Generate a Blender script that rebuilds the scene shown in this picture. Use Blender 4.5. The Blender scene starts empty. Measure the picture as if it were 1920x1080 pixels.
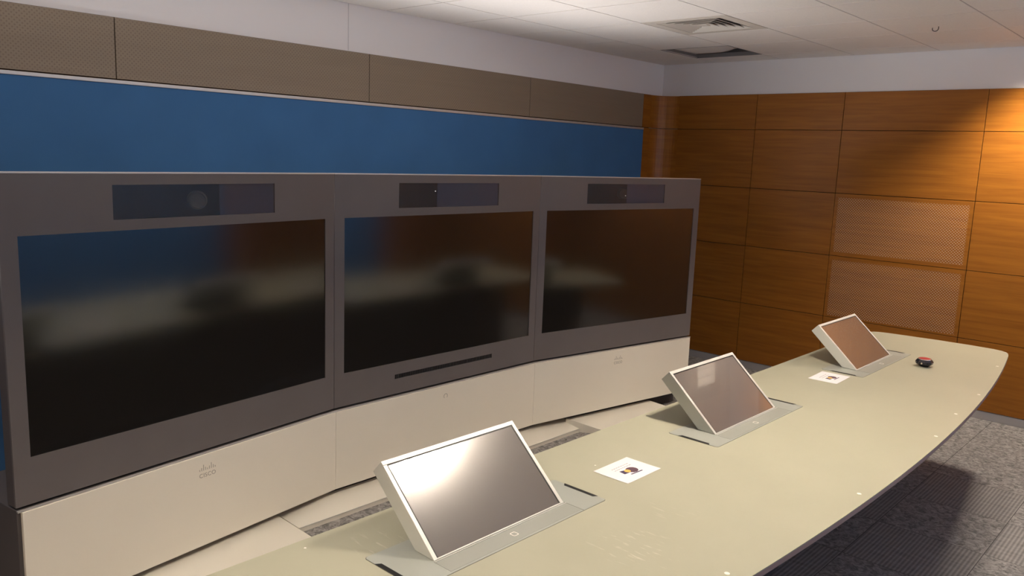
import bpy, bmesh, math, random
from mathutils import Vector, Matrix
random.seed(7)
C = bpy.context.scene.collection
S = bpy.context.scene

# ------------------------------------------------------------------ camera
FPX = 1523.0
CAM_Z = 1.835
def _unit_ray(px, py):
    return Vector((px - 960.0, 540.0 - py, -FPX)).normalized()
ax_x = -_unit_ray(-722, 227)
ax_y = _unit_ray(2375, 345)
ax_z = ax_x.cross(ax_y).normalized()
ax_y = (ax_y - ax_x * ax_x.dot(ax_y) / 2).normalized()
ax_x = ax_y.cross(ax_z)
cam_data = bpy.data.cameras.new('camera')
cam_data.sensor_width = 36.0
cam_data.lens = FPX / 1920.0 * 36.0
cam_data.clip_start = 0.05
cam = bpy.data.objects.new('camera', cam_data)
C.objects.link(cam)
cam.matrix_world = Matrix.Translation((0, 0, CAM_Z)) @ Matrix((ax_x, ax_y, ax_z)).to_4x4()
S.camera = cam

# ------------------------------------------------------------------ world, exposure
w = bpy.data.worlds.new('world'); S.world = w; w.use_nodes = True
w.node_tree.nodes['Background'].inputs[0].default_value = (0.02, 0.02, 0.025, 1)
w.node_tree.nodes['Background'].inputs[1].default_value = 0.2
S.view_settings.view_transform = 'Standard'
S.view_settings.look = 'None'
S.view_settings.gamma = 1.0
S.view_settings.use_curve_mapping = False
S.view_settings.exposure = 0.0
S.cycles.use_denoising = True
S.cycles.max_bounces = 10
S.cycles.diffuse_bounces = 6
S.cycles.sample_clamp_indirect = 6.0
LAMP = 2150.0                                     # strength of the luminaires' diffusers
LAMP_COL = (1.0, 0.86, 0.70)
# added fill lamp hidden behind the displays: brightens the upper wall and ceiling
up = bpy.data.lights.new('display_fill', 'AREA'); up.shape = 'RECTANGLE'; up.size = 0.12; up.size_y = 4.6
up.energy = 52.0; up.color = (1.0, 0.93, 0.90); up.spread = math.radians(180)
upo = bpy.data.objects.new('display_fill', up); C.objects.link(upo)
upo.location = (-3.72, 2.3, 1.55); upo.rotation_euler = Vector((0.80, -0.05, 0.60)).to_track_quat('-Z', 'X').to_euler()
# added weak fill lamp, no fixture, aimed up near the opposite wall
ul = bpy.data.lights.new('upward_fill', 'AREA'); ul.shape = 'RECTANGLE'; ul.size = 0.2; ul.size_y = 6.0
ul.energy = 20.0; ul.color = (1.0, 0.92, 0.88)
ulo = bpy.data.objects.new('upward_fill', ul); C.objects.link(ulo)
ulo.location = (1.25, 3.4, 2.05); ulo.rotation_euler = Vector((-0.5, 0.0, 0.8)).to_track_quat('-Z', 'X').to_euler()
# added fill lamp, no fixture, brightening the opposite wall's blue panel
ww = bpy.data.lights.new('blue_wall_fill', 'AREA'); ww.shape = 'RECTANGLE'; ww.size = 0.15; ww.size_y = 5.0
ww.energy = 74.0; ww.color = (1.0, 0.93, 0.88); ww.spread = math.radians(80)
wwo = bpy.data.objects.new('blue_wall_fill', ww); C.objects.link(wwo)
wwo.location = (0.55, 3.9, 2.70); wwo.rotation_euler = Vector((0.62, 0.0, -0.78)).to_track_quat('-Z', 'X').to_euler()

# ------------------------------------------------------------------ helpers
def tag(o, label=None, cat=None, group=None, kind=None):
    if label: o['label'] = label
    if cat: o['category'] = cat
    if group: o['group'] = group
    if kind: o['kind'] = kind
    return o

def empty(name, loc, rz=0.0):
    o = bpy.data.objects.new(name, None); C.objects.link(o)
    o.empty_display_size = 0.1
    o.location = loc; o.rotation_euler = (0, 0, rz)
    return o

def obj(name, bm, m, parent=None, bevel=0.0, smooth=False, seg=2):
    me = bpy.data.meshes.new(name)
    bmesh.ops.recalc_face_normals(bm, faces=bm.faces[:])
    if smooth:
        for f in bm.faces: f.smooth = True
    bm.to_mesh(me); bm.free()
    me.materials.append(m)
    o = bpy.data.objects.new(name, me); C.objects.link(o)
    if parent: o.parent = parent
    if bevel > 0:
        b = o.modifiers.new('bevel', 'BEVEL'); b.width = bevel; b.segments = seg
        b.limit_method = 'ANGLE'; b.angle_limit = math.radians(40)
    return o

def bx(bm, x0, x1, y0, y1, z0, z1, mat=None):
    vs = [bm.verts.new(p) for p in ((x0,y0,z0),(x1,y0,z0),(x1,y1,z0),(x0,y1,z0),(x0,y0,z1),(x1,y0,z1),(x1,y1,z1),(x0,y1,z1))]
    if mat is not None:
        for v in vs: v.co = mat @ v.co
    for f in ((0,3,2,1),(4,5,6,7),(0,1,5,4),(1,2,6,5),(2,3,7,6),(3,0,4,7)):
        bm.faces.new([vs[i] for i in f])
    return bm

def box(*a, **k):
    return bx(bmesh.new(), *a, **k)

def prism(bm, pts, z0, z1, mat=None):
    lo = [bm.verts.new((p[0], p[1], z0)) for p in pts]
    hi = [bm.verts.new((p[0], p[1], z1)) for p in pts]
    n = len(pts)
    bm.faces.new(lo[::-1]); bm.faces.new(hi)
    for i in range(n):
        j = (i + 1) % n
        bm.faces.new((lo[i], lo[j], hi[j], hi[i]))
    if mat is not None:
        for v in lo + hi: v.co = mat @ v.co
    return bm

def rrect(x0, x1, y0, y1, r, n=6):
    pts = []
    for cx, cy, a0 in ((x1-r, y0+r, -90), (x1-r, y1-r, 0), (x0+r, y1-r, 90), (x0+r, y0+r, 180)):
        for k in range(n + 1):
            a = math.radians(a0 + 90 * k / n)
            pts.append((cx + r*math.cos(a), cy + r*math.sin(a)))
    return pts

def lathe(bm, prof, n=32, mat=None):
    rings = []
    for r, z in prof:
        ring = [bm.verts.new((r*math.cos(2*math.pi*k/n), r*math.sin(2*math.pi*k/n), z)) for k in range(n)]
        rings.append(ring)
    for a, b in zip(rings, rings[1:]):
        for k in range(n):
            j = (k + 1) % n
            bm.faces.new((a[k], a[j], b[j], b[k]))
    bm.faces.new(rings[0][::-1]); bm.faces.new(rings[-1])
    if mat is not None:
        for ring in rings:
            for v in ring: v.co = mat @ v.co
    return bm

def plate_holes(x0, x1, z0, z1, holes, y0, y1):
    """solid plate in the local xz plane with rectangular holes cut through it"""
    bm = bmesh.new()
    xs = sorted({x0, x1} | {h[0] for h in holes} | {h[1] for h in holes})
    zs = sorted({z0, z1} | {h[2] for h in holes} | {h[3] for h in holes})
    V = {}
    def v(i, k):
        if (i, k) not in V: V[(i, k)] = bm.verts.new((xs[i], y0, zs[k]))
        return V[(i, k)]
    fs = []
    for i in range(len(xs)-1):
        for k in range(len(zs)-1):
            cx, cz = (xs[i]+xs[i+1])/2, (zs[k]+zs[k+1])/2
            if any(h[0] < cx < h[1] and h[2] < cz < h[3] for h in holes): continue
            fs.append(bm.faces.new((v(i,k), v(i+1,k), v(i+1,k+1), v(i,k+1))))
    r = bmesh.ops.extrude_face_region(bm, geom=fs)
    for e in r['geom']:
        if isinstance(e, bmesh.types.BMVert): e.co.y = y1
    # the start faces were moved into the extrusion's cap; close the other side
    for f in fs:
        if f.is_valid: pass
    return bm

def struct(name, bm, m, **k):
    o = obj(name, bm, m, **k); o['kind'] = 'structure'; return o

# ------------------------------------------------------------------ materials
def mat(name, col, rough=0.5, metal=0.0, ior=1.45, noise=0.0, nscale=30.0, bump=0.0, bscale=200.0, **kw):
    m = bpy.data.materials.new(name); m.use_nodes = True
    nt = m.node_tree; b = nt.nodes['Principled BSDF']
    b.inputs['Base Color'].default_value = (*col, 1)
    b.inputs['Roughness'].default_value = rough
    b.inputs['Metallic'].default_value = metal
    b.inputs['IOR'].default_value = ior
    for k, v in kw.items(): b.inputs[k.replace('_', ' ')].default_value = v
    tc = nt.nodes.new('ShaderNodeTexCoord')
    if noise > 0:
        n = nt.nodes.new('ShaderNodeTexNoise'); n.inputs['Scale'].default_value = nscale; n.inputs['Detail'].default_value = 4
        r = nt.nodes.new('ShaderNodeValToRGB')
        r.color_ramp.elements[0].position = 0.3; r.color_ramp.elements[1].position = 0.7
        r.color_ramp.elements[0].color = (*[c*(1-noise) for c in col], 1)
        r.color_ramp.elements[1].color = (*[min(1, c*(1+noise)) for c in col], 1)
        nt.links.new(tc.outputs['Object'], n.inputs['Vector']); nt.links.new(n.outputs['Fac'], r.inputs['Fac'])
        nt.links.new(r.outputs['Color'], b.inputs['Base Color'])
    if bump > 0:
        n2 = nt.nodes.new('ShaderNodeTexNoise'); n2.inputs['Scale'].default_value = bscale; n2.inputs['Detail'].default_value = 3
        bp = nt.nodes.new('ShaderNodeBump'); bp.inputs['Strength'].default_value = bump; bp.inputs['Distance'].default_value = 0.002
        nt.links.new(tc.outputs['Object'], n2.inputs['Vector']); nt.links.new(n2.outputs['Fac'], bp.inputs['Height'])
        nt.links.new(bp.outputs['Normal'], b.inputs['Normal'])
    return m

def math_node(nt, op, a, b=None, c=None):
    n = nt.nodes.new('ShaderNodeMath'); n.operation = op
    for i, v in enumerate((a, b, c)):
        if v is None: continue
        if isinstance(v, (int, float)): n.inputs[i].default_value = v
        else: nt.links.new(v, n.inputs[i])
    return n.outputs[0]

def mix_col(nt, fac, a, b):
    n = nt.nodes.new('ShaderNodeMix'); n.data_type = 'RGBA'
    for sock, v in ((n.inputs['Factor'], fac), (n.inputs['A'], a), (n.inputs['B'], b)):
        if isinstance(v, (tuple, list)): sock.default_value = (*v, 1)
        elif isinstance(v, (int, float)): sock.default_value = v
        else: nt.links.new(v, sock)
    return n.outputs['Result']

def wood_mat(name, axis='x', seed=0.0, perf=False, dark=(0.27,0.094,0.010), light=(0.39,0.146,0.016)):
    """veneer with the grain running along the given wall axis"""
    m = bpy.data.materials.new(name); m.use_nodes = True
    nt = m.node_tree; b = nt.nodes['Principled BSDF']
    g = nt.nodes.new('ShaderNodeNewGeometry'); oi = nt.nodes.new('ShaderNodeObjectInfo')
    mp = nt.nodes.new('ShaderNodeMapping')
    mp.inputs['Scale'].default_value = (1.2, 1.2, 22.0)
    add = nt.nodes.new('ShaderNodeVectorMath'); add.operation = 'ADD'
    sc = nt.nodes.new('ShaderNodeVectorMath'); sc.operation = 'SCALE'; sc.inputs['Scale'].default_value = 7.0
    comb = nt.nodes.new('ShaderNodeCombineXYZ')
    for k in range(3): nt.links.new(oi.outputs['Random'], comb.inputs[k])
    nt.links.new(comb.outputs[0], sc.inputs[0])
    nt.links.new(g.outputs['Position'], add.inputs[0]); nt.links.new(sc.outputs[0], add.inputs[1])
    nt.links.new(add.outputs[0], mp.inputs['Vector'])
    n1 = nt.nodes.new('ShaderNodeTexNoise'); n1.inputs['Scale'].default_value = 1.4; n1.inputs['Detail'].default_value = 7; n1.inputs['Distortion'].default_value = 0.6
    nt.links.new(mp.outputs[0], n1.inputs['Vector'])
    mp2 = nt.nodes.new('ShaderNodeMapping'); mp2.inputs['Scale'].default_value = (6, 6, 240)
    nt.links.new(add.outputs[0], mp2.inputs['Vector'])
    n2 = nt.nodes.new('ShaderNodeTexNoise'); n2.inputs['Scale'].default_value = 1.0; n2.inputs['Detail'].default_value = 2
    nt.links.new(mp2.outputs[0], n2.inputs['Vector'])
    f = math_node(nt, 'ADD', math_node(nt, 'MULTIPLY', n1.outputs['Fac'], 0.72), math_node(nt, 'MULTIPLY', n2.outputs['Fac'], 0.28))
    r = nt.nodes.new('ShaderNodeValToRGB')
    r.color_ramp.elements[0].position = 0.33; r.color_ramp.elements[1].position = 0.66
    r.color_ramp.elements[0].color = (*dark, 1); r.color_ramp.elements[1].color = (*light, 1)
    nt.links.new(f, r.inputs['Fac'])
    col = r.outputs['Color']
    if perf:
        sep = nt.nodes.new('ShaderNodeSeparateXYZ'); nt.links.new(g.outputs['Position'], sep.inputs[0])
        p = 0.0215
        # staggered rows of round holes with a pale lining behind
        u = math_node(nt, 'DIVIDE', sep.outputs[0 if axis == 'x' else 1], p)
        v = math_node(nt, 'DIVIDE', sep.outputs[2], p)
        def dist(off):
            du = math_node(nt, 'SUBTRACT', math_node(nt, 'FRACT', math_node(nt, 'ADD', u, 100.0 + off)), 0.5)
            dv = math_node(nt, 'SUBTRACT', math_node(nt, 'FRACT', math_node(nt, 'ADD', v, 100.0 + off)), 0.5)
            return math_node(nt, 'SQRT', math_node(nt, 'ADD', math_node(nt, 'MULTIPLY', du, du), math_node(nt, 'MULTIPLY', dv, dv)))
        d = math_node(nt, 'MINIMUM', dist(0.0), dist(0.5))
        hole = math_node(nt, 'LESS_THAN', d, 0.19)
        col = mix_col(nt, hole, col, perf)
    nt.links.new(col, b.inputs['Base Color'])
    b.inputs['Roughness'].default_value = 0.42
    b.inputs['IOR'].default_value = 1.4
    return m

M = {}
M['white_wall'] = mat('white_wall_paint', (0.88, 0.87, 0.88), 0.8, bump=0.05)
M['ceiling'] = mat('ceiling_tile', (0.88, 0.85, 0.81), 0.9, noise=0.03, nscale=120, bump=0.25, bscale=400)
M['grid'] = mat('ceiling_grid', (0.52, 0.48, 0.46), 0.6)
M['wood'] = wood_mat('wood_veneer')
M['wood_perf'] = wood_mat('perforated_wood', 'x', perf=(0.55, 0.40, 0.31))
M['joint'] = mat('panel_joint', (0.05, 0.02, 0.008), 0.9)
M['tan'] = wood_mat('tan_acoustic', 'y', perf=(0.23, 0.18, 0.13), dark=(0.275,0.22,0.16), light=(0.305,0.245,0.178))
M['blue'] = mat('blue_fabric', (0.055, 0.175, 0.39), 0.95, noise=0.06, nscale=3, bump=0.3, bscale=900)
M['alu'] = mat('satin_aluminium', (0.66, 0.64, 0.62), 0.42, 0.6)
M['silver'] = mat('silver_frame', (0.66, 0.65, 0.61), 0.4, 0.25)
M['bezel'] = mat('charcoal_bezel', (0.15, 0.136, 0.135), 0.42, noise=0.03, nscale=6)
M['dark_side'] = mat('dark_side', (0.09, 0.08, 0.08), 0.5)
M['black'] = mat('black_plastic', (0.008, 0.008, 0.009), 0.5)
M['screen'] = mat('plasma_glass', (0.012, 0.011, 0.010), 0.13, ior=1.9)
M['pane'] = mat('smoked_pane', (0.10, 0.10, 0.11), 0.03, ior=1.55, Alpha=0.35)
M['cabinet'] = mat('cream_cabinet', (0.88, 0.84, 0.74), 0.36, 0.1, noise=0.01, nscale=2)
M['mark'] = mat('grey_print', (0.42, 0.39, 0.34), 0.5)
M['plate'] = mat('cream_plate', (0.72, 0.69, 0.61), 0.4, 0.15)
M['edge'] = mat('table_edge_band', (0.36, 0.26, 0.24), 0.45)
M['tray'] = mat('tray_metal', (0.41, 0.43, 0.39), 0.36, 0.25)
M['strip'] = mat('control_strip', (0.36, 0.37, 0.33), 0.34, 0.2)
M['lcd'] = mat('touch_screen', (0.11, 0.094, 0.084), 0.19, ior=2.2, Coat_Weight=0.6, Coat_Roughness=0.04, Coat_IOR=1.6)
M['paper'] = mat('white_paper', (0.76, 0.73, 0.75), 0.8)
M['ink'] = mat('grey_ink', (0.42, 0.40, 0.42), 0.8)
M['navy'] = mat('navy_print', (0.07, 0.05, 0.10), 0.8)
M['brown_print'] = mat('brown_print', (0.11, 0.06, 0.08), 0.8)
M['yellow_print'] = mat('yellow_print', (0.80, 0.50, 0.12), 0.8)
M['puck'] = mat('puck_body', (0.022, 0.02, 0.028), 0.25)
M['red'] = mat('red_plastic', (0.42, 0.045, 0.05), 0.3)
M['chrome'] = mat('chrome_ring', (0.75, 0.68, 0.66), 0.2, 0.8)
M['skirting'] = mat('grey_skirting', (0.42, 0.40, 0.39), 0.6)
M['vent'] = mat('vent_white', (0.66, 0.62, 0.56), 0.6)
M['vent_dark'] = mat('vent_dark', (0.07, 0.065, 0.065), 0.8)
M['recess'] = mat('recess_brown', (0.03, 0.024, 0.015), 0.7)
M['filter'] = mat('reflection_tint', (0.13, 0.16, 0.29), 0.5)
M['lip_grey'] = mat('lip_grey', (0.20, 0.19, 0.19), 0.7)
M['offwhite'] = mat('offwhite_plain', (0.9, 0.87, 0.8), 0.3)
M['blade'] = mat('louvre_blade', (0.38, 0.36, 0.34), 0.5)
M['housing'] = mat('lamp_housing', (0.6, 0.6, 0.6), 0.6)

# table top laminate, worn with faint scuffs
def table_mat():
    m = mat('table_laminate', (0.46, 0.45, 0.35), 0.36, ior=1.4)
    nt = m.node_tree; b = nt.nodes['Principled BSDF']
    g = nt.nodes.new('ShaderNodeNewGeometry')
    n = nt.nodes.new('ShaderNodeTexNoise'); n.inputs['Scale'].default_value = 3; n.inputs['Detail'].default_value = 5
    nt.links.new(g.outputs['Position'], n.inputs['Vector'])
    base = mix_col(nt, n.outputs['Fac'], (0.37, 0.365, 0.275), (0.435, 0.425, 0.325))
    # scuff marks: a small scratched patch near the front of the nearest seat
    mp = nt.nodes.new('ShaderNodeMapping'); mp.inputs['Rotation'].default_value = (0, 0, 0.5); mp.inputs['Scale'].default_value = (14, 60, 1)
    nt.links.new(g.outputs['Position'], mp.inputs['Vector'])
    s = nt.nodes.new('ShaderNodeTexNoise'); s.inputs['Scale'].default_value = 1.2; s.inputs['Detail'].default_value = 6
    nt.links.new(mp.outputs[0], s.inputs['Vector'])
    thr = nt.nodes.new('ShaderNodeMapRange'); thr.inputs['From Min'].default_value = 0.58; thr.inputs['From Max'].default_value = 0.68
    nt.links.new(s.outputs['Fac'], thr.inputs['Value'])
    fac = None
    for (cx, cy, rad, amt) in ((-1.19, 1.86, 0.15, 0.6), (-1.70, 1.35, 0.10, 0.45), (-1.24, 2.15, 0.10, 0.25)):
        vd = nt.nodes.new('ShaderNodeVectorMath'); vd.operation = 'DISTANCE'; vd.inputs[1].default_value = (cx, cy, 0.745)
        nt.links.new(g.outputs['Position'], vd.inputs[0])
        f = nt.nodes.new('ShaderNodeMapRange'); f.inputs['From Min'].default_value = rad; f.inputs['From Max'].default_value = rad*0.3
        f.inputs['To Max'].default_value = amt
        nt.links.new(vd.outputs['Value'], f.inputs['Value'])
        fac = f.outputs[0] if fac is None else math_node(nt, 'ADD', fac, f.outputs[0])
    fac = math_node(nt, 'MULTIPLY', fac, thr.outputs[0])
    nt.links.new(mix_col(nt, fac, base, (0.66, 0.64, 0.55)), b.inputs['Base Color'])
    return m
M['table'] = table_mat()

# carpet tiles: ribbed and mottled squares
def carpet_mat():
    m = bpy.data.materials.new('carpet_tiles'); m.use_nodes = True
    nt = m.node_tree; b = nt.nodes['Principled BSDF']; b.inputs['Roughness'].default_value = 0.95
    b.inputs['Specular IOR Level'].default_value = 0.1
    g = nt.nodes.new('ShaderNodeNewGeometry'); sep = nt.nodes.new('ShaderNodeSeparateXYZ')
    nt.links.new(g.outputs['Position'], sep.inputs[0])
    T = 0.5
    ux = math_node(nt, 'DIVIDE', math_node(nt, 'ADD', sep.outputs[0], 10.0 + CARPET[0]), T)
    uy = math_node(nt, 'DIVIDE', math_node(nt, 'ADD', sep.outputs[1], 10.0 + CARPET[1]), T)
    par = math_node(nt, 'MODULO', math_node(nt, 'ADD', math_node(nt, 'FLOOR', ux), math_node(nt, 'FLOOR', uy)), 2.0)
    par = math_node(nt, 'GREATER_THAN', par, 0.5)
    # only the squares in the open part of the floor are ribbed
    par = math_node(nt, 'MAXIMUM', par, math_node(nt, 'LESS_THAN', sep.outputs[0], -2.27))
    par = math_node(nt, 'MAXIMUM', par, math_node(nt, 'GREATER_THAN', sep.outputs[1], 5.33))
    # ribs along y with broken thread
    mp = nt.nodes.new('ShaderNodeMapping'); mp.inputs['Scale'].default_value = (10, 45, 10)
    nt.links.new(g.outputs['Position'], mp.inputs['Vector'])
    nb = nt.nodes.new('ShaderNodeTexNoise'); nb.inputs['Scale'].default_value = 1.0; nb.inputs['Detail'].default_value = 3
    nt.links.new(mp.outputs[0], nb.inputs['Vector'])
    rib = math_node(nt, 'SINE', math_node(nt, 'MULTIPLY', sep.outputs[0], 2*math.pi/0.0185))
    rib = math_node(nt, 'ADD', math_node(nt, 'MULTIPLY', rib, 0.25), math_node(nt, 'ADD', math_node(nt, 'MULTIPLY', nb.outputs['Fac'], 0.7), 0.1))
    n = nt.nodes.new('ShaderNodeTexNoise'); n.inputs['Scale'].default_value = 30; n.inputs['Detail'].default_value = 6; n.inputs['Roughness'].default_value = 0.7; n.inputs['Distortion'].default_value = 1.2
    nt.links.new(g.outputs['Position'], n.inputs['Vector'])
    mott = nt.nodes.new('ShaderNodeMapRange'); mott.inputs['From Min'].default_value = 0.38; mott.inputs['From Max'].default_value = 0.62
    nt.links.new(n.outputs['Fac'], mott.inputs['Value'])
    mx = nt.nodes.new('ShaderNodeMix'); mx.data_type = 'FLOAT'
    nt.links.new(par, mx.inputs[0]); nt.links.new(rib, mx.inputs[2]); nt.links.new(mott.outputs[0], mx.inputs[3])
    fx = math_node(nt, 'MINIMUM', math_node(nt, 'FRACT', ux), math_node(nt, 'FRACT', uy))
    seam = math_node(nt, 'LESS_THAN', fx, 0.007)
    col = mix_col(nt, mx.outputs[0], (0.135, 0.13, 0.13), (0.36, 0.345, 0.335))
    col = mix_col(nt, seam, col, (0.08, 0.075, 0.075))
    nt.links.new(col, b.inputs['Base Color'])
    bp = nt.nodes.new('ShaderNodeBump'); bp.inputs['Strength'].default_value = 0.5; bp.inputs['Distance'].default_value = 0.004
    nt.links.new(mx.outputs[0], bp.inputs['Height']); nt.links.new(bp.outputs['Normal'], b.inputs['Normal'])
    return m
CARPET = (0.27, 0.17)
M['carpet'] = carpet_mat()

def emit_mat(name, col, strength):
    m = bpy.data.materials.new(name); m.use_nodes = True
    nt = m.node_tree; nt.nodes.clear()
    e = nt.nodes.new('ShaderNodeEmission'); e.inputs[0].default_value = (*col, 1); e.inputs[1].default_value = strength
    o = nt.nodes.new('ShaderNodeOutputMaterial'); nt.links.new(e.outputs[0], o.inputs[0])
    return m
M['lamp'] = emit_mat('lamp_diffuser', LAMP_COL, LAMP)
M['led'] = emit_mat('white_led', (1, 0.95, 0.9), 1.6)

# ------------------------------------------------------------------ room shell
XL, XR, YF, YB, H = -4.354, 1.45, -2.4, 6.802, 2.73
struct('floor', box(XL-0.1, XR+0.1, YF-0.1, YB+0.1, -0.1, 0.0), M['carpet'])
GX = [-4.354, -3.81, -3.19, -2.57, -1.94, -1.32, -0.70, -0.08, 0.54, 1.16, 1.45]
GY = [-2.4, -2.0] + [-1.34 + 0.6*k for k in range(14)] + [6.802]
GY = [round(v, 3) for v in GY if v <= 6.5] + [6.802]
GY = [v for i, v in enumerate(GY) if i == 0 or v - GY[i-1] > 0.2]
def cell(x, y):
    i = max(k for k in range(len(GX)) if GX[k] <= x); j = max(k for k in range(len(GY)) if GY[k] <= y)
    return i, j
diff_cell = cell(-2.9, 4.95); slot_cell = cell(-3.5, 6.16)
skip = {diff_cell, slot_cell}
LAMPS = ((-0.97, 6.36), (-1.12, 3.05), (-1.12, -0.20))
def board(bm, x0, x1, y0, y1):
    xs, ys = {x0, x1}, {y0, y1}
    for lx, ly in LAMPS:
        for v in (lx-0.16, lx+0.16):
            if x0 < v < x1: xs.add(v)
        for v in (ly-0.16, ly+0.16):
            if y0 < v < y1: ys.add(v)
    xs, ys = sorted(xs), sorted(ys)
    for a in range(len(xs)-1):
        for b_ in range(len(ys)-1):
            mx, my = (xs[a]+xs[a+1])/2, (ys[b_]+ys[b_+1])/2
            if any(abs(mx-lx) < 0.16 and abs(my-ly) < 0.16 for lx, ly in LAMPS): continue
            bx(bm, xs[a], xs[a+1], ys[b_], ys[b_+1], H, H+0.018)
bm = bmesh.new()
g = 0.005
for i in range(len(GX)-1):
    for j in range(len(GY)-1):
        if (i, j) in skip: continue
        board(bm, GX[i]+g, GX[i+1]-g, GY[j]+g, GY[j+1]-g)
ceil = struct('ceiling', bm, M['ceiling'])
bm = bmesh.new()
def bars(bm, lo, hi, c, w_, along_y, z0, z1):
    cuts = [lo, hi]
    for lx, ly in LAMPS:
        if abs((lx if along_y else ly) - c) < 0.16 + w_:
            cuts += [(ly if along_y else lx)-0.16, (ly if along_y else lx)+0.16]
    cuts.sort()
    for a, b_ in zip(cuts[::2], cuts[1::2]):
        if along_y: bx(bm, c-w_, c+w_, a, b_, z0, z1)
        else: bx(bm, a, b_, c-w_, c+w_, z0, z1)
for x in GX[1:-1]: bars(bm, YF, YB, x, 0.0115, True, H+0.002, H+0.009)
for y in GY[1:-1]: bars(bm, XL, XR, y, 0.008, False, H+0.0025, H+0.0085)
obj('ceiling_grid', bm, M['grid'], ceil)
obj('ceiling_slab', box(XL-0.1, XR+0.1, YF-0.1, YB+0.1, H+0.40, H+0.46), M['vent_dark'], ceil)
bm = bmesh.new()
bx(bm, XL-0.1, XL, YF-0.1, YB+0.1, 0, H+0.4)
wl = struct('wall_left', bm, M['white_wall'])
wb = struct('wall_back', box(XL, XR, YB, YB+0.1, 0, H+0.4), M['white_wall'])
wr = struct('wall_right', box(XR, XR+0.1, YF-0.1, YB+0.1, 0, H+0.4), M['white_wall'])
wf = struct('wall_front', box(XL, XR, YF-0.1, YF, 0, H+0.4), M['white_wall'])

ZR = [0.065, 0.592, 1.110, 1.627, 2.137, 2.442]      # heights of the panel rows
PT = 0.012                                           # panel thickness stood proud of the wall
def add_backing(parent, a):
    obj('panel_backing', box(*a), M['joint'], parent)
# back wall cladding
add_backing(wb, (-4.16, XR, YB-0.004, YB-0.0005, ZR[0], ZR[-1]))
cols = [-4.16, -3.37, -2.61, -1.572, -0.534, 0.504, XR]
jg = 0.0022
for i in range(len(cols)-1):
    for k in range(len(ZR)-1):
        perf = (i == 2 and k in (1, 2))
        x0, x1, z0, z1 = cols[i]+jg, cols[i+1]-jg, ZR[k]+jg, ZR[k+1]-jg
        if perf:
            mx, mz0, mz1 = 0.028, (0.012 if k == 1 else 0.030), 0.033
            p = obj('perforated_panel', plate_holes(x0, x1, z0, z1, [(x0+mx, x1-mx, z0+mz0, z1-mz1)], YB-0.016, YB-0.004), M['wood'], wb)
            p['label'] = 'wood panel with a pale dotted perforated field'
            obj('perforated_field', box(x0+mx-0.001, x1-mx+0.001, YB-0.0155, YB-0.004, z0+mz0-0.001, z1-mz1+0.001), M['wood_perf'], p)
        else:
            obj('wood_panel', box(x0, x1, YB-0.016, YB-0.004, z0, z1), M['wood'], wb, bevel=0.001)
# curved veneer in the corner
def arc_panel(z0, z1):
    bm = bmesh.new(); R = 0.19; n = 12; pts = []
    cx, cy = XL + R + 0.016, YB - R - 0.016
    for k in range(n+1):
        a = math.radians(180 - 90*k/n)
        pts.append((cx + R*math.cos(a), cy + R*math.sin(a)))
    outer = [(XL+0.001, cy), (XL+0.001, YB-0.001), (cx, YB-0.001)]
    prism(bm, pts + outer[::-1], z0, z1)
    return bm
M['wood_gloss'] = wood_mat('glossy_veneer'); M['wood_gloss'].node_tree.nodes['Principled BSDF'].inputs['Roughness'].default_value = 0.3
for k in range(len(ZR)-1):
    obj('curved_corner_panel', arc_panel(ZR[k]+jg, ZR[k+1]-jg), M['wood_gloss'], wb)
# left wall cladding
add_backing(wl, (XL+0.0005, XL+0.004, YF, 6.60, ZR[0], ZR[-1]))
ys = [-2.4, -1.40, 0.165, 1.737, 3.32, 4.885, 6.47]
for a, b2 in zip(ys, ys[1:]):
    obj('tan_acoustic_panel', box(XL+0.004, XL+0.016, a+jg, b2-jg, ZR[4]+0.004, ZR[5]-jg), M['tan'], wl, bevel=0.001)
for k in range(5):
    obj('wood_panel', box(XL+0.004, XL+0.016, 6.47+jg, 6.596, ZR[k]+jg, ZR[k+1]-jg), M['wood'], wl, bevel=0.001)
# right wall cladding (seen only as a reflection)
for k in range(5):
    for a, b2 in zip([-2.4, -1.0, 0.4, 1.8, 3.2, 4.6, 5.7], [-1.0, 0.4, 1.8, 3.2, 4.6, 5.7, 6.78]):
        obj('wood_panel', box(XR-0.016, XR-0.001, a+jg, b2-jg, ZR[k]+jg, ZR[k+1]-jg), M['wood'], wr)
for k in range(5):
    for a, b2 in zip([XL, -2.9, -1.45, 0.0], [-2.9, -1.45, 0.0, XR]):
        obj('wood_panel', box(a+0.02, b2-jg-0.018, YF+0.001, YF+0.016, ZR[k]+jg, ZR[k+1]-jg), M['wood'], wf)
struct('baseboard_back', box(XL+0.02, XR, YB-0.014, YB-0.0005, 0.0, 0.063), M['skirting'], bevel=0.002)
struct('baseboard_left', box(XL+0.0005, XL+0.014, YF+0.02, YB-0.02, 0.0, 0.063), M['skirting'], bevel=0.002)
# faint upright joint in the upper plasterboard of the left wall
obj('plaster_joint', box(XL-0.001, XL+0.0015, 3.163, 3.167, ZR[5]+0.005, H-0.002), mat('joint_filler', (0.60, 0.59, 0.61), 0.8), wl)

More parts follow.
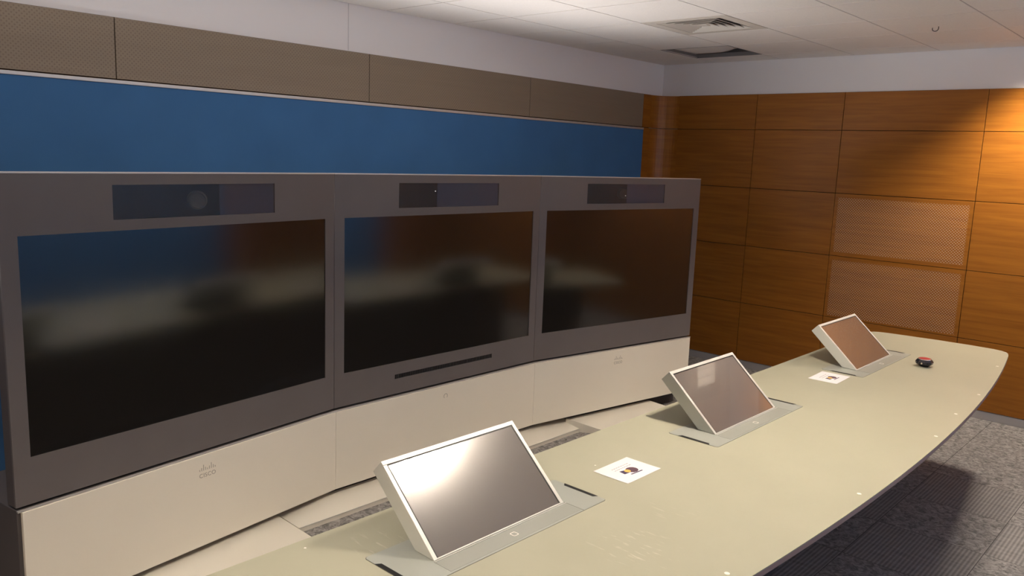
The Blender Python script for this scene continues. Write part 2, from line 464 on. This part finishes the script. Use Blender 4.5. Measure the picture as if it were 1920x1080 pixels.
# blue fabric backdrops
def backdrop(x, y0, y1, z0, z1, sgn, label):
    r = empty('fabric_backdrop', (x, (y0+y1)/2, z0)); tag(r, label, 'wall panel')
    hw = (y1-y0)/2; hh = z1-z0
    a, b2 = sorted((0, sgn*0.026))
    obj('fabric', box(a, b2, -hw, hw, 0, hh-0.012), M['blue'], r, bevel=0.003)
    a, b2 = sorted((0, sgn*0.030))
    obj('top_trim', box(a, b2, -hw, hw, hh-0.012, hh+0.006), M['alu'], r, bevel=0.002)['label'] = 'pale metal edge trim'
backdrop(XL+0.0165, -1.6, 6.455, 0.08, 2.127, 1, 'long bright blue fabric wall panel behind the dark displays')
backdrop(XR-0.0165, 0.2, 6.3, 0.16, 2.127, -1, 'blue fabric wall panel on the opposite wall, seen mirrored in the displays')

# ------------------------------------------------------------------ ceiling lights
def ceiling_light(c, label):
    """square fitting: a pale trim plate around a block of small open cells, one lamp at the back of each"""
    cx, cy = c
    r = empty('ceiling_light', (cx, cy, H)); tag(r, label, 'ceiling light', 'square ceiling lights')
    n, p, d = 4, 0.075, 0.031
    h = n*p/2; q = 0.25
    bm = bmesh.new()
    bx(bm, -q, q, -q, -h-0.002, -0.006, -0.0005); bx(bm, -q, q, h+0.002, q, -0.006, -0.0005)
    bx(bm, -q, -h-0.002, -h-0.002, h+0.002, -0.006, -0.0005); bx(bm, h+0.002, q, -h-0.002, h+0.002, -0.006, -0.0005)
    obj('trim_plate', bm, M['vent'], r)
    bm = bmesh.new()
    bx(bm, -h-0.0018, h+0.0018, -h-0.0018, h+0.0018, d+0.010, d+0.014)
    obj('back_plate', bm, M['blade'], r)
    bm = bmesh.new()
    for k in range(n+1):
        x = -h + p*k
        bx(bm, x-0.0008, x+0.0008, -h-0.0018, h+0.0018, -0.002, d+0.010)
        bx(bm, -h-0.0018, h+0.0018, x-0.0008, x+0.0008, -0.002, d+0.010)
    obj('louvre', bm, M['blade'], r)
    for i in range(n):
        for j in range(n):
            x, y = -h + p*(i+0.5), -h + p*(j+0.5)
            obj('lamp', box(x-0.012, x+0.012, y-0.012, y+0.012, d, d+0.003), M['lamp'], r)
ceiling_light((-0.97, 6.36), 'square ceiling light with small open cells, nearest the wood-clad end wall')
ceiling_light((-1.12, 3.05), 'square ceiling light over the middle of the table, mirrored in the nearest touch screen')
ceiling_light((-1.12, -0.20), 'square ceiling light farthest from the wood-clad end wall')

# ------------------------------------------------------------------ ceiling vents
def vents():
    i, j = diff_cell; cx, cy = (GX[i]+GX[i+1])/2, (GY[j]+GY[j+1])/2; hx, hy = (GX[i+1]-GX[i])/2-0.006, (GY[j+1]-GY[j])/2-0.006
    r = empty('air_diffuser', (cx, cy, H)); tag(r, 'square slatted air diffuser set in a white ceiling tile', 'air vent')
    bm = bmesh.new()
    def ring(ax, ay, bx_, by, z0, z1):           # flat ring between two rectangles
        bx(bm, -ax, ax, -ay, -by, z0, z1); bx(bm, -ax, ax, by, ay, z0, z1)
        bx(bm, -ax, -bx_, -by, by, z0, z1); bx(bm, bx_, ax, -by, by, z0, z1)
    ring(hx, hy, 0.235, 0.225, -0.001, 0.005)
    obj('frame', bm, M['vent'], r, bevel=0.001)
    # sloping concentric slats
    bm = bmesh.new()
    for k in range(5):
        a0 = 0.228 - 0.040*k; a1 = a0 - 0.035
        b0, b1 = a0*0.965, a1*0.965
        zo, zi = -0.001, 0.019
        for s in range(4):
            rot = Matrix.Rotation(s*math.pi/2, 4, 'Z')
            vs = [rot @ Vector(p) for p in ((-a0,-a0,zo),(a0,-a0,zo),(a1,-a1,zi),(-a1,-a1,zi))]
            lo = [bm.verts.new(v) for v in vs]; hi = [bm.verts.new(v+Vector((0,0,0.0025))) for v in vs]
            bm.faces.new(lo); bm.faces.new(hi[::-1])
            for q in range(4): bm.faces.new((lo[q], hi[q], hi[(q+1)%4], lo[(q+1)%4]))
    bx(bm, -0.026, 0.026, -0.026, 0.026, 0.0, 0.004)
    obj('slats', bm, M['vent'], r)
    bm = bmesh.new(); ring(0.245, 0.245, 0.240, 0.235, 0.006, 0.15); bx(bm, -0.245, 0.245, -0.245, 0.245, 0.15, 0.155)
    obj('duct_box', bm, M['vent_dark'], r)
    # opening with a bowed pale panel
    i, j = slot_cell; cx, cy = (GX[i]+GX[i+1])/2, (GY[j]+GY[j+1])/2; hx, hy = (GX[i+1]-GX[i])/2-0.006, (GY[j+1]-GY[j])/2-0.006
    r = empty('ceiling_opening', (cx, cy, H)); tag(r, 'dark square ceiling opening with a bowed white panel inside', 'air vent')
    bm = bmesh.new(); e = 0.004
    bx(bm, -hx, hx, -hy, -hy+e, 0.032, 0.2); bx(bm, -hx, hx, hy-e, hy, 0.032, 0.2)
    bx(bm, -hx, -hx+e, -hy+e, hy-e, 0.032, 0.2); bx(bm, hx-e, hx, -hy+e, hy-e, 0.032, 0.2)
    bx(bm, -hx, hx, -hy, hy, 0.2, 0.205)
    obj('duct_box', bm, M['vent_dark'], r)
    bm = bmesh.new()
    bx(bm, -hx, hx, -hy, -hy+e, 0.0, 0.0318); bx(bm, -hx, hx, hy-e, hy, 0.0, 0.0318)
    bx(bm, -hx, -hx+e, -hy+e, hy-e, 0.0, 0.0318); bx(bm, hx-e, hx, -hy+e, hy-e, 0.0, 0.0318)
    obj('grey_lip', bm, M['lip_grey'], r)
    bm = bmesh.new(); n = 16
    V = [[None]*(n+1) for _ in range(n+1)]
    for a in range(n+1):
        for c in range(n+1):
            u, v = a/n, c/n
            x = -hx + 0.008 + u*(2*hx-0.016); y = -hy + 0.008 + v*(2*hy-0.05)
            z = 0.030 + 0.040*v*math.exp(-((u-0.80)/0.22)**2) + 0.012*(1-v)*math.sin(math.pi*u)
            V[a][c] = bm.verts.new((x, y, z))
    for a in range(n):
        for c in range(n): bm.faces.new((V[a][c], V[a][c+1], V[a+1][c+1], V[a+1][c]))
    o = obj('bowed_panel', bm, M['ceiling'], r, smooth=True)
    sd = o.modifiers.new('thick', 'SOLIDIFY'); sd.thickness = 0.004; sd.offset = 1
vents()
bm = bmesh.new()
prev = None
for k in range(9):
    a = math.radians(200*k/8)
    p = Vector((0.018*math.cos(a), 0, -0.012-0.016*math.sin(a)))
    if prev is not None:
        d = (p-prev); mt = Matrix.Translation((p+prev)/2) @ d.to_track_quat('Z', 'Y').to_matrix().to_4x4()
        bx(bm, -0.002, 0.002, -0.002, 0.002, -d.length/2-0.001, d.length/2+0.001, mat=mt)
    prev = p
bx(bm, 0.016, 0.020, -0.002, 0.002, -0.013, 0.0)
hk = obj('ceiling_hook', bm, M['vent_dark']); hk.location = (-1.66, 5.67, H)
tag(hk, 'tiny dark wire hook hanging from a ceiling tile', 'hook')

# ------------------------------------------------------------------ displays and cabinets
J = [Vector(v)*1.30 for v in ((-2.369, 0.638), (-2.539, 1.787), (-2.537, 2.960), (-2.351, 4.130))]
ZT, ZJ, ZB = CAM_Z-0.118, CAM_Z-1.300, CAM_Z-1.720
def text_mesh(s, size, m, parent, name, mw, spacing=1.0):
    cu = bpy.data.curves.new(name, 'FONT'); cu.body = s; cu.size = size; cu.extrude = 0.0004
    cu.align_x = 'CENTER'; cu.space_character = spacing
    t = bpy.data.objects.new(name, cu); C.objects.link(t)
    dg = bpy.context.evaluated_depsgraph_get(); me = bpy.data.meshes.new_from_object(t.evaluated_get(dg))
    bpy.data.objects.remove(t)
    me.transform(mw); me.materials.clear(); me.materials.append(m)
    o = bpy.data.objects.new(name, me); C.objects.link(o); o.parent = parent
    return o

names = ['left', 'middle', 'right']
dlab = ['large dark display module at the left, a camera showing in its window',
        'large dark display module in the middle with a long speaker slot below its screen',
        'large dark display module at the far right end of the row']
clab = ['cream base cabinet under the left display, nearest, with a small grey logo',
        'cream base cabinet under the middle display with a small round mark',
        'cream base cabinet under the right display, farthest of the three']
for i in range(3):
    a, b2 = J[i], J[i+1]; u = (b2-a); L = u.length; rz = math.atan2(u.y, u.x)
    Hd = ZT-ZJ
    r = empty('display_module', (a.x, a.y, ZJ), rz); tag(r, dlab[i], 'display', 'row of three displays')
    e = 0.0012
    sx0, sx1 = 0.060, L-0.058; sz0, sz1 = (ZJ*0)+0.178, Hd-0.217
    wx0, wx1, wz0, wz1 = 0.400, 1.150, Hd-0.176, Hd-0.046
    holes = [(sx0, sx1, sz0, sz1), (wx0, wx1, wz0, wz1)]
    if i == 1: holes.append((0.389, 1.137, 0.088, 0.113))
    obj('bezel', plate_holes(e, L-e, 0.006, Hd-0.005, holes, 0.0, 0.010), M['bezel'], r)
    obj('housing', plate_holes(e, L-e, 0.006, Hd-0.005, [(wx0-0.02, wx1+0.02, wz0-0.02, wz1+0.02)], 0.0101, 0.060), M['dark_side'], r)
    obj('top_trim', box(e, L-e, -0.001, 0.060, Hd-0.0048, Hd), M['alu'], r, bevel=0.001)['label'] = 'thin pale metal top edge'
    obj('screen', box(sx0+0.0005, sx1-0.0005, 0.004, 0.0095, sz0+0.0005, sz1-0.0005), M['screen'], r)
    bm = bmesh.new()                                # recess behind the camera window
    bx(bm, wx0-0.018, wx1+0.018, 0.125, 0.130, wz0-0.018, wz1+0.018)
    bx(bm, wx0-0.018, wx1+0.018, 0.0605, 0.125, wz1+0.010, wz1+0.018); bx(bm, wx0-0.018, wx1+0.018, 0.0605, 0.125, wz0-0.018, wz0-0.010)
    bx(bm, wx0-0.018, wx0-0.010, 0.0605, 0.125, wz0-0.010, wz1+0.010); bx(bm, wx1+0.010, wx1+0.018, 0.0605, 0.125, wz0-0.010, wz1+0.010)
    cb = obj('camera_recess', bm, M['recess'], r)
    obj('camera_window', box(wx0+0.0005, wx1-0.0005, 0.0005, 0.0035, wz0+0.0005, wz1-0.0005), M['pane'], r)
    cc = 0.800; cz = (wz0+wz1)/2 - 0.004
    bm = bmesh.new()
    lathe(bm, [(0.030, -0.046), (0.038, -0.042), (0.039, 0.006), (0.036, 0.010), (0.036, 0.028), (0.031, 0.030), (0.029, 0.022), (0.016, 0.020)], 28,
          Matrix.Translation((cc, 0.062, cz)) @ Vector((-0.50, -0.86, 0.02)).to_track_quat('Z', 'Y').to_matrix().to_4x4())
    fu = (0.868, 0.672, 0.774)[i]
    ft = obj('blue_reflection', box(fu, wx1-0.001, 0.0060, 0.0080, wz0+0.0005, wz1-0.0005), M['filter'], r); ft['label'] = 'blue grey plate painting a reflection at the right of the camera window'  # plate's blue-grey paints a reflection into the window's right part
    cam_o = obj('camera_unit', bm, M['dark_side'] if i else mat('grey_camera', (0.34, 0.33, 0.28), 0.4), r, smooth=False)
    if i: obj('status_light', lathe(bmesh.new(), [(0.003, 0), (0.003, 0.002)], 10, Matrix.Translation((0.662 if i == 1 else 0.766, 0.012, Hd-0.09 if i == 1 else Hd-0.124)) @ Matrix.Rotation(math.pi/2, 4, 'X')), M['led'], r)
    if i == 1:
        o = obj('speaker_slot', box(0.3895, 1.1365, 0.006, 0.0095, 0.0885, 0.1125), M['black'], r)
        bm = bmesh.new()
        for k in range(60): bx(bm, 0.391+0.01242*k, 0.3928+0.01242*k, 0.003, 0.006, 0.089, 0.112)
        obj('slot_grille', bm, M['dark_side'], o)
    # cabinet below
    Hc = ZJ-ZB
    r = empty('base_cabinet', (a.x, a.y, ZB), rz); tag(r, clab[i], 'cabinet', 'row of three base cabinets')
    obj('carcass', box(e, L-e, 0.0, 0.42, 0.004, Hc-0.004), M['dark_side'], r, bevel=0.002)
    x0 = 0.014 if i == 0 else 0.0018; x1 = L-0.010 if i == 2 else L-0.0018
    obj('front_panel', box(x0, x1, -0.016, -0.0005, 0.0, Hc-0.010), M['cabinet'], r, bevel=0.002)
    obj('top_lip', box(e, L-e, -0.012, -0.0005, Hc-0.0095, Hc-0.0035), M['alu'], r, bevel=0.0008)
    obj('recessed_plinth', box(0.02 if i == 0 else e, L-0.02 if i == 2 else L-e, 0.10, 0.38, -(ZB-0.0), 0.0035), M['dark_side'], r)
    if i != 1:
        mw = Matrix.Translation((0.763, -0.0163, Hc-0.110)) @ Matrix.Rotation(math.pi/2, 4, 'X')
        text_mesh('CISCO', 0.026, M['mark'], r, 'logo_lettering', mw, 1.1)
        bm = bmesh.new()
        for k, h in enumerate((0.008, 0.014, 0.026, 0.014, 0.008, 0.014, 0.026, 0.014, 0.008)):
            xx = 0.763 + (k-4)*0.0095
            bx(bm, xx-0.0013, xx+0.0013, -0.0168, -0.0161, Hc-0.080, Hc-0.080+h)
        obj('logo_bars', bm, M['mark'], r)
    else:
        bm = bmesh.new()
        for k in range(15):
            a0 = math.radians(-45 + 270*k/15); a1 = math.radians(-45 + 270*(k+1)/15)
            mt = Matrix.Translation((0.751, -0.0161, Hc-0.072)) @ Matrix.Rotation(math.pi/2, 4, 'X')
            prism(bm, [(0.012*math.cos(a0), 0.012*math.sin(a0)), (0.015*math.cos(a0), 0.015*math.sin(a0)), (0.015*math.cos(a1), 0.015*math.sin(a1)), (0.012*math.cos(a1), 0.012*math.sin(a1))], 0.0, 0.0006, mat=mt)
        obj('round_mark', bm, M['mark'], r)
# low covers on the floor in front of the cabinets
ZP, ZPB = 0.025, 0.088
def floor_cover(pts, label):
    """low ramp; pts: back-near, back-far, front-far, front-near corners in plan"""
    cx, cy = sum(p[0] for p in pts)/4, sum(p[1] for p in pts)/4
    r = empty('floor_cover', (cx, cy, 0)); tag(r, label, 'floor cover', 'low floor covers under the cabinets')
    P = [(p[0]-cx, p[1]-cy) for p in pts]; Z = (ZPB, ZPB, ZP, ZP)
    bm = bmesh.new(); n = 14; G = []
    for i in range(n+1):                              # smooth ruled top, n steps along by four up the ramp
        row = []
        for j in range(5):
            u, v = i/n, j/4
            x = (P[0][0]*(1-u)+P[1][0]*u)*(1-v) + (P[3][0]*(1-u)+P[2][0]*u)*v
            y = (P[0][1]*(1-u)+P[1][1]*u)*(1-v) + (P[3][1]*(1-u)+P[2][1]*u)*v
            row.append(bm.verts.new((x, y, ZPB*(1-v)+ZP*v)))
        G.append(row)
    for i in range(n):
        for j in range(4):
            bm.faces.new((G[i][j], G[i][j+1], G[i+1][j+1], G[i+1][j])).smooth = True
    loop = [G[i][0] for i in range(n+1)] + G[n][1:4] + [G[i][4] for i in range(n, -1, -1)] + G[0][3:0:-1]
    low = [bm.verts.new((v.co.x, v.co.y, 0.0)) for v in loop]; top2 = [bm.verts.new(v.co.copy()) for v in loop]
    for q in range(len(loop)):
        k = (q+1) % len(loop)
        bm.faces.new((low[q], low[k], top2[k], top2[q]))
    obj('ramp', bm, M['plate'], r)
    x1 = P[2][0]; y0, y1 = P[3][1], P[2][1]
    obj('edge_highlight', box(x1-0.001, x1+0.0025, y0, y1, ZP-0.003, ZP+0.0012), M['silver'], r)  # silver strip put in as the highlight on the front edge
floor_cover([(-3.115, 0.90), (-3.285, 1.979), (-3.045, 2.0430), (-3.045, 0.90)], 'cream low floor cover under the left cabinet, nearest')
floor_cover([(-3.325, 1.986), (-3.325, 4.176), (-3.195, 4.3185), (-3.195, 2.0505)], 'cream low floor cover set back under the middle cabinet, beside the strip of carpet')
floor_cover([(-3.275, 4.185), (-3.140, 4.985), (-3.045, 5.135), (-3.045, 4.3265)], 'cream low floor cover under the right cabinet, farthest')

# ------------------------------------------------------------------ table
TZ = CAM_Z-1.09
def table_outline():
    yc, Rr = 3.15, 16.6; xm = -0.828
    ye = 5.62
    pts = []
    n = 40
    for k in range(n+1):
        y = (2*yc-ye) + (2*ye-2*yc)*k/n
        pts.append((xm - (Rr - math.sqrt(Rr*Rr-(y-yc)**2)), y))
    far = [(-1.027, 5.68), (-1.043, 5.712), (-1.075, 5.738), (-1.12, 5.752), (-1.25, 5.757), (-1.44, 5.745), (-1.62, 5.722), (-1.745, 5.702), (-1.79, 5.69), (-1.825, 5.668), (-1.848, 5.63), (-1.855, 5.58)]
    pts += far
    pts += [(x, 2*yc-y) for x, y in far[::-1]]
    return pts
OUT = table_outline()
tb = empty('conference_table', (-1.35, 3.15, 0))
tag(tb, 'long curved cream conference table with pop-up touch screens along it', 'table')
LO = [(p[0]+1.35, p[1]-3.15) for p in OUT]
bm = prism(bmesh.new(), LO, TZ-0.004, TZ)
obj('tabletop', bm, M['table'], tb)
bm = prism(bmesh.new(), [(p[0]*0.9985, p[1]*0.9995) for p in LO], TZ-0.021, TZ-0.0042)
obj('edge_band', bm, M['edge'], tb)['label'] = 'brown edge band under the cream top'
for y, x in ((5.244, -0.992), (4.482, -0.911), (4.029, -0.900), (3.613, -0.870), (2.746, -0.873), (1.918, -0.925)):  # small white dots along the front edge
    obj('edge_dot', lathe(bmesh.new(), [(0.0075, 0), (0.0075, 0.0008), (0.006, 0.0012)], 16, Matrix.Translation((x+1.35, y-3.15, TZ))), M['offwhite'], tb)
for yy in (-1.9, 0.0, 1.9):
    obj('pedestal', box(-0.30, -0.06, yy-0.30, yy+0.30, 0.0, TZ-0.0212), M['dark_side'], tb, bevel=0.01)
obj('modesty_panel', box(-0.315, -0.305, -2.1, 2.1, 0.10, TZ-0.0212), M['dark_side'], tb)
# crumbs of paper lying on the top
for x, y in ((-1.636, 2.275), (-1.83+0.02, 1.18)):
    o = obj('paper_crumb', prism(bmesh.new(), [(0.004, 0), (0.001, 0.004), (-0.004, 0.001), (-0.001, -0.004)], 0, 0.0012), M['offwhite'])
    o.location = (x, y, TZ)
    tag(o, 'tiny white crumb on the table ' + ('beside the nearer printed sheet' if y > 2 else 'behind the nearest touch screen'), 'crumb', 'white crumbs on the table')

# ------------------------------------------------------------------ pop-up touch screens
TILT = math.radians(42.4)
mlab = ['pop-up touch screen nearest the camera, a bright light mirrored in it',
        'pop-up touch screen in the middle of the table, farther than the nearest one',
        'pop-up touch screen at the far end of the table mirroring the wood wall']
def touch_screen():
    r = empty('touch_screen', (0, 0, 0))
    # flush tray: local x across the table, y along it; origin at the middle of the hinge line
    out = rrect(-0.142, 0.080, -0.400, 0.400, 0.012)
    obj('tray', prism(bmesh.new(), out, 0.0002, 0.0016), M['tray'], r, bevel=0.0006)
    groove = mat('tray_gap', (0.15, 0.15, 0.12), 0.7)
    obj('tray_gap', prism(bmesh.new(), rrect(-0.1435, 0.0812, -0.4014, 0.4014, 0.013), 0.00005, 0.0004), groove, r)
    st = obj('control_strip', box(0.003, 0.073, -0.280, 0.280, 0.0017, 0.0024), M['strip'], r, bevel=0.0004)
    obj('strip_line', box(0.008, 0.0105, -0.280, 0.280, 0.0025, 0.0042), M['silver'], st)
    obj('strip_joint', box(0.0, 0.080, 0.2805, 0.2825, 0.0017, 0.0020), groove, st)
    bm = bmesh.new()
    o1, i1 = rrect(0.031, 0.053, -0.011, 0.011, 0.006), rrect(0.0335, 0.0505, -0.0085, 0.0085, 0.0045)
    n = len(o1); vo = [bm.verts.new((*p, 0.0030)) for p in o1]; vi = [bm.verts.new((*p, 0.0030)) for p in i1]
    lo = [bm.verts.new((*p, 0.0024)) for p in o1]; li = [bm.verts.new((*p, 0.0024)) for p in i1]
    for k in range(n):
        j = (k+1) % n
        bm.faces.new((vo[k], vo[j], vi[j], vi[k])); bm.faces.new((lo[k], lo[j], vo[j], vo[k])); bm.faces.new((vi[k], vi[j], li[j], li[k]))
    obj('home_button', bm, M['offwhite'], st)
    for s in (-1, 1):
        y0, y1 = sorted((s*0.386, s*0.401))
        bm = prism(bmesh.new(), [(-0.085, y0), (0.035, y0), (0.045, y1), (-0.095, y1)] if s > 0 else [(-0.095, y0), (0.045, y0), (0.035, y1), (-0.085, y1)], 0.0017, 0.0022)
        obj('finger_slot', bm, M['black'], r)
    # monitor: built in its own plane then tipped back
    Wd, Ht, Th = 0.552, 0.316, 0.050
    rot = Matrix.Translation((0.002, 0, 0.002)) @ Matrix.Rotation(TILT - math.pi, 4, 'Y')
    # in monitor space: local X runs up the screen, Y along the table, Z is toward the viewer after the turn
    ca, sa = math.cos(TILT), math.sin(TILT)
    up = Vector((-ca, 0, sa)); nrm = Vector((sa, 0, ca)); al = Vector((0, 1, 0))
    Mx = Matrix(((up.x, al.x, nrm.x, 0.002), (up.y, al.y, nrm.y, 0), (up.z, al.z, nrm.z, 0.003), (0, 0, 0, 1)))
    m_ = empty('monitor', (0, 0, 0)); bpy.data.objects.remove(m_)
    bm = bmesh.new()
    bz = 0.0135; h = Wd/2
    # face frame
    def fb(x0, x1, y0, y1, z0, z1): bx(bm, x0, x1, y0, y1, z0, z1, mat=Mx)
    # body as a closed wedge: thick box whose foot is cut by the table plane
    prof = [(0.0, 0.0), (Ht, 0.0), (Ht, -Th), (Th*ca/sa + 0.004, -Th)]
    lo = [bm.verts.new(Mx @ Vector((p[0], -h, p[1]-0.0035))) for p in prof]; hi = [bm.verts.new(Mx @ Vector((p[0], h, p[1]-0.0035))) for p in prof]
    lo[0].co.z = hi[0].co.z = max(lo[0].co.z, 0.0018)
    bm.faces.new(lo); bm.faces.new(hi[::-1])
    for q in range(4): bm.faces.new((lo[q], lo[(q+1)%4], hi[(q+1)%4], hi[q]))
    obj('monitor_body', bm, mat('monitor_shell', (0.60, 0.60, 0.55), 0.42, 0.2) if 'monitor_shell' not in bpy.data.materials else bpy.data.materials['monitor_shell'], r, bevel=0.002)
    bm = bmesh.new()
    fb(Ht-bz, Ht, -h, h, -0.0034, 0.0)
    fb(0.0, Ht-bz, -h, -h+bz, -0.0034, 0.0); fb(0.0, Ht-bz, h-bz, h, -0.0034, 0.0); fb(0.0, 0.004, -h+bz, h-bz, -0.0034, 0.0)
    obj('bezel', bm, M['silver'], r, bevel=0.0008)
    bm = bmesh.new()
    t = 0.004
    fb(0.004, Ht-bz, -h+bz, -h+bz+t, -0.0034, -0.0012); fb(0.004, Ht-bz, h-bz-t, h-bz, -0.0034, -0.0012); fb(Ht-bz-t, Ht-bz, -h+bz+t, h-bz-t, -0.0034, -0.0012)
    obj('black_border', bm, M['black'], r)
    bm = bmesh.new(); fb(0.004, Ht-bz-t, -h+bz+t, h-bz-t, -0.0034, -0.0020)
    obj('screen', bm, M['lcd'], r)
    return r

def copy_tree(o, parent=None):
    c = o.copy(); C.objects.link(c)
    if parent: c.parent = parent
    for ch in list(o.children): copy_tree(ch, c)
    return c
proto = touch_screen()
for i, (x, y) in enumerate(((-1.512, 1.663), (-1.507, 3.185), (-1.508, 4.745))):
    t = proto if i == 0 else copy_tree(proto)
    t.location = (x, y, TZ); tag(t, mlab[i], 'touch screen', 'pop-up touch screens in the table')

# ------------------------------------------------------------------ printed sheets
def printed_sheet(cx, cy, rz, label, w_=0.148, l_=0.205):
    r = empty('printed_sheet', (cx, cy, TZ), rz); tag(r, label, 'sheet of paper', 'printed sheets on the table')
    bm = bmesh.new(); n = 6; vs = []
    for a in range(n+1):
        row = []
        for b_ in range(n+1):
            u, v = a/n-0.5, b_/n-0.5
            row.append(bm.verts.new((u*w_, v*l_, 0.0008 + 0.0006*(abs(u*2)**4)*(abs(v*2)**4))))
        vs.append(row)
    for a in range(n):
        for b_ in range(n): bm.faces.new((vs[a][b_], vs[a+1][b_], vs[a+1][b_+1], vs[a][b_+1]))
    o = obj('paper', bm, M['paper'], r)
    sd = o.modifiers.new('thick', 'SOLIDIFY'); sd.thickness = 0.0004; sd.offset = -1
    for k, x in enumerate((-0.036, -0.022)):
        bm = bmesh.new(); y = -0.045; rnd = random.Random(3+k)
        while y < 0.045:
            s = rnd.uniform(0.006, 0.014); bx(bm, x-0.0022, x+0.0022, y, y+s, 0.0010, 0.0013); y += s + 0.0035
        obj('print_line', bm, M['ink'], r)
    z = 0.0013
    pic = obj('picture', prism(bmesh.new(), [(-0.010, -0.036), (0.018, -0.041), (0.020, -0.012), (-0.004, -0.008)], 0.001, z), M['navy'], r)
    obj('picture_shape', prism(bmesh.new(), [(0.010+0.022*math.cos(t_*0.5236), 0.014+0.026*math.sin(t_*0.5236)) for t_ in range(12)], 0.001, z+0.0001), M['brown_print'], pic)
    obj('picture_shape', prism(bmesh.new(), [(0.006+0.012*math.cos(t_*0.5236), -0.008+0.013*math.sin(t_*0.5236)) for t_ in range(12)], 0.001, z+0.0003), M['yellow_print'], pic)
    obj('picture_shape', prism(bmesh.new(), [(0.030, -0.024), (0.036, -0.024), (0.040, 0.040), (0.034, 0.040)], 0.001, z), M['navy'], pic)
printed_sheet(-1.532, 2.326, math.radians(0), 'printed white sheet with a small picture beside the nearest touch screen')
printed_sheet(-1.549, 4.199, math.radians(2), 'printed white sheet with a small picture in front of the farthest touch screen')

# ------------------------------------------------------------------ small round device
pk = empty('table_puck', (-1.285, 4.895, TZ), math.radians(20)); tag(pk, 'small black faceted puck with a red top, alone at the far end of the table', 'puck')
bm = lathe(bmesh.new(), [(0.026, 0.0), (0.028, 0.004), (0.046, 0.016), (0.047, 0.028), (0.038, 0.040), (0.036, 0.041)], 8)
obj('body', bm, M['puck'], pk, bevel=0.002)
obj('rim', lathe(bmesh.new(), [(0.036, 0.0412), (0.035, 0.0435), (0.030, 0.044)], 32), M['chrome'], pk)['label'] = 'pale rim around the red top'
obj('top_button', lathe(bmesh.new(), [(0.0295, 0.0441), (0.027, 0.0465), (0.012, 0.0475)], 32), M['red'], pk)['label'] = 'red button top'
for k in range(8):
    a = math.radians(45*k+22.5); mt = Matrix.Translation((0.0445*math.cos(a), 0.0445*math.sin(a), 0.022)) @ Matrix.Rotation(a, 4, 'Z') @ Matrix.Rotation(math.pi/2, 4, 'Y')
    obj('port', lathe(bmesh.new(), [(0.005, -0.003), (0.005, 0.0005), (0.0035, 0.001)], 12, mt), M['chrome'] if k % 2 else M['black'], pk)
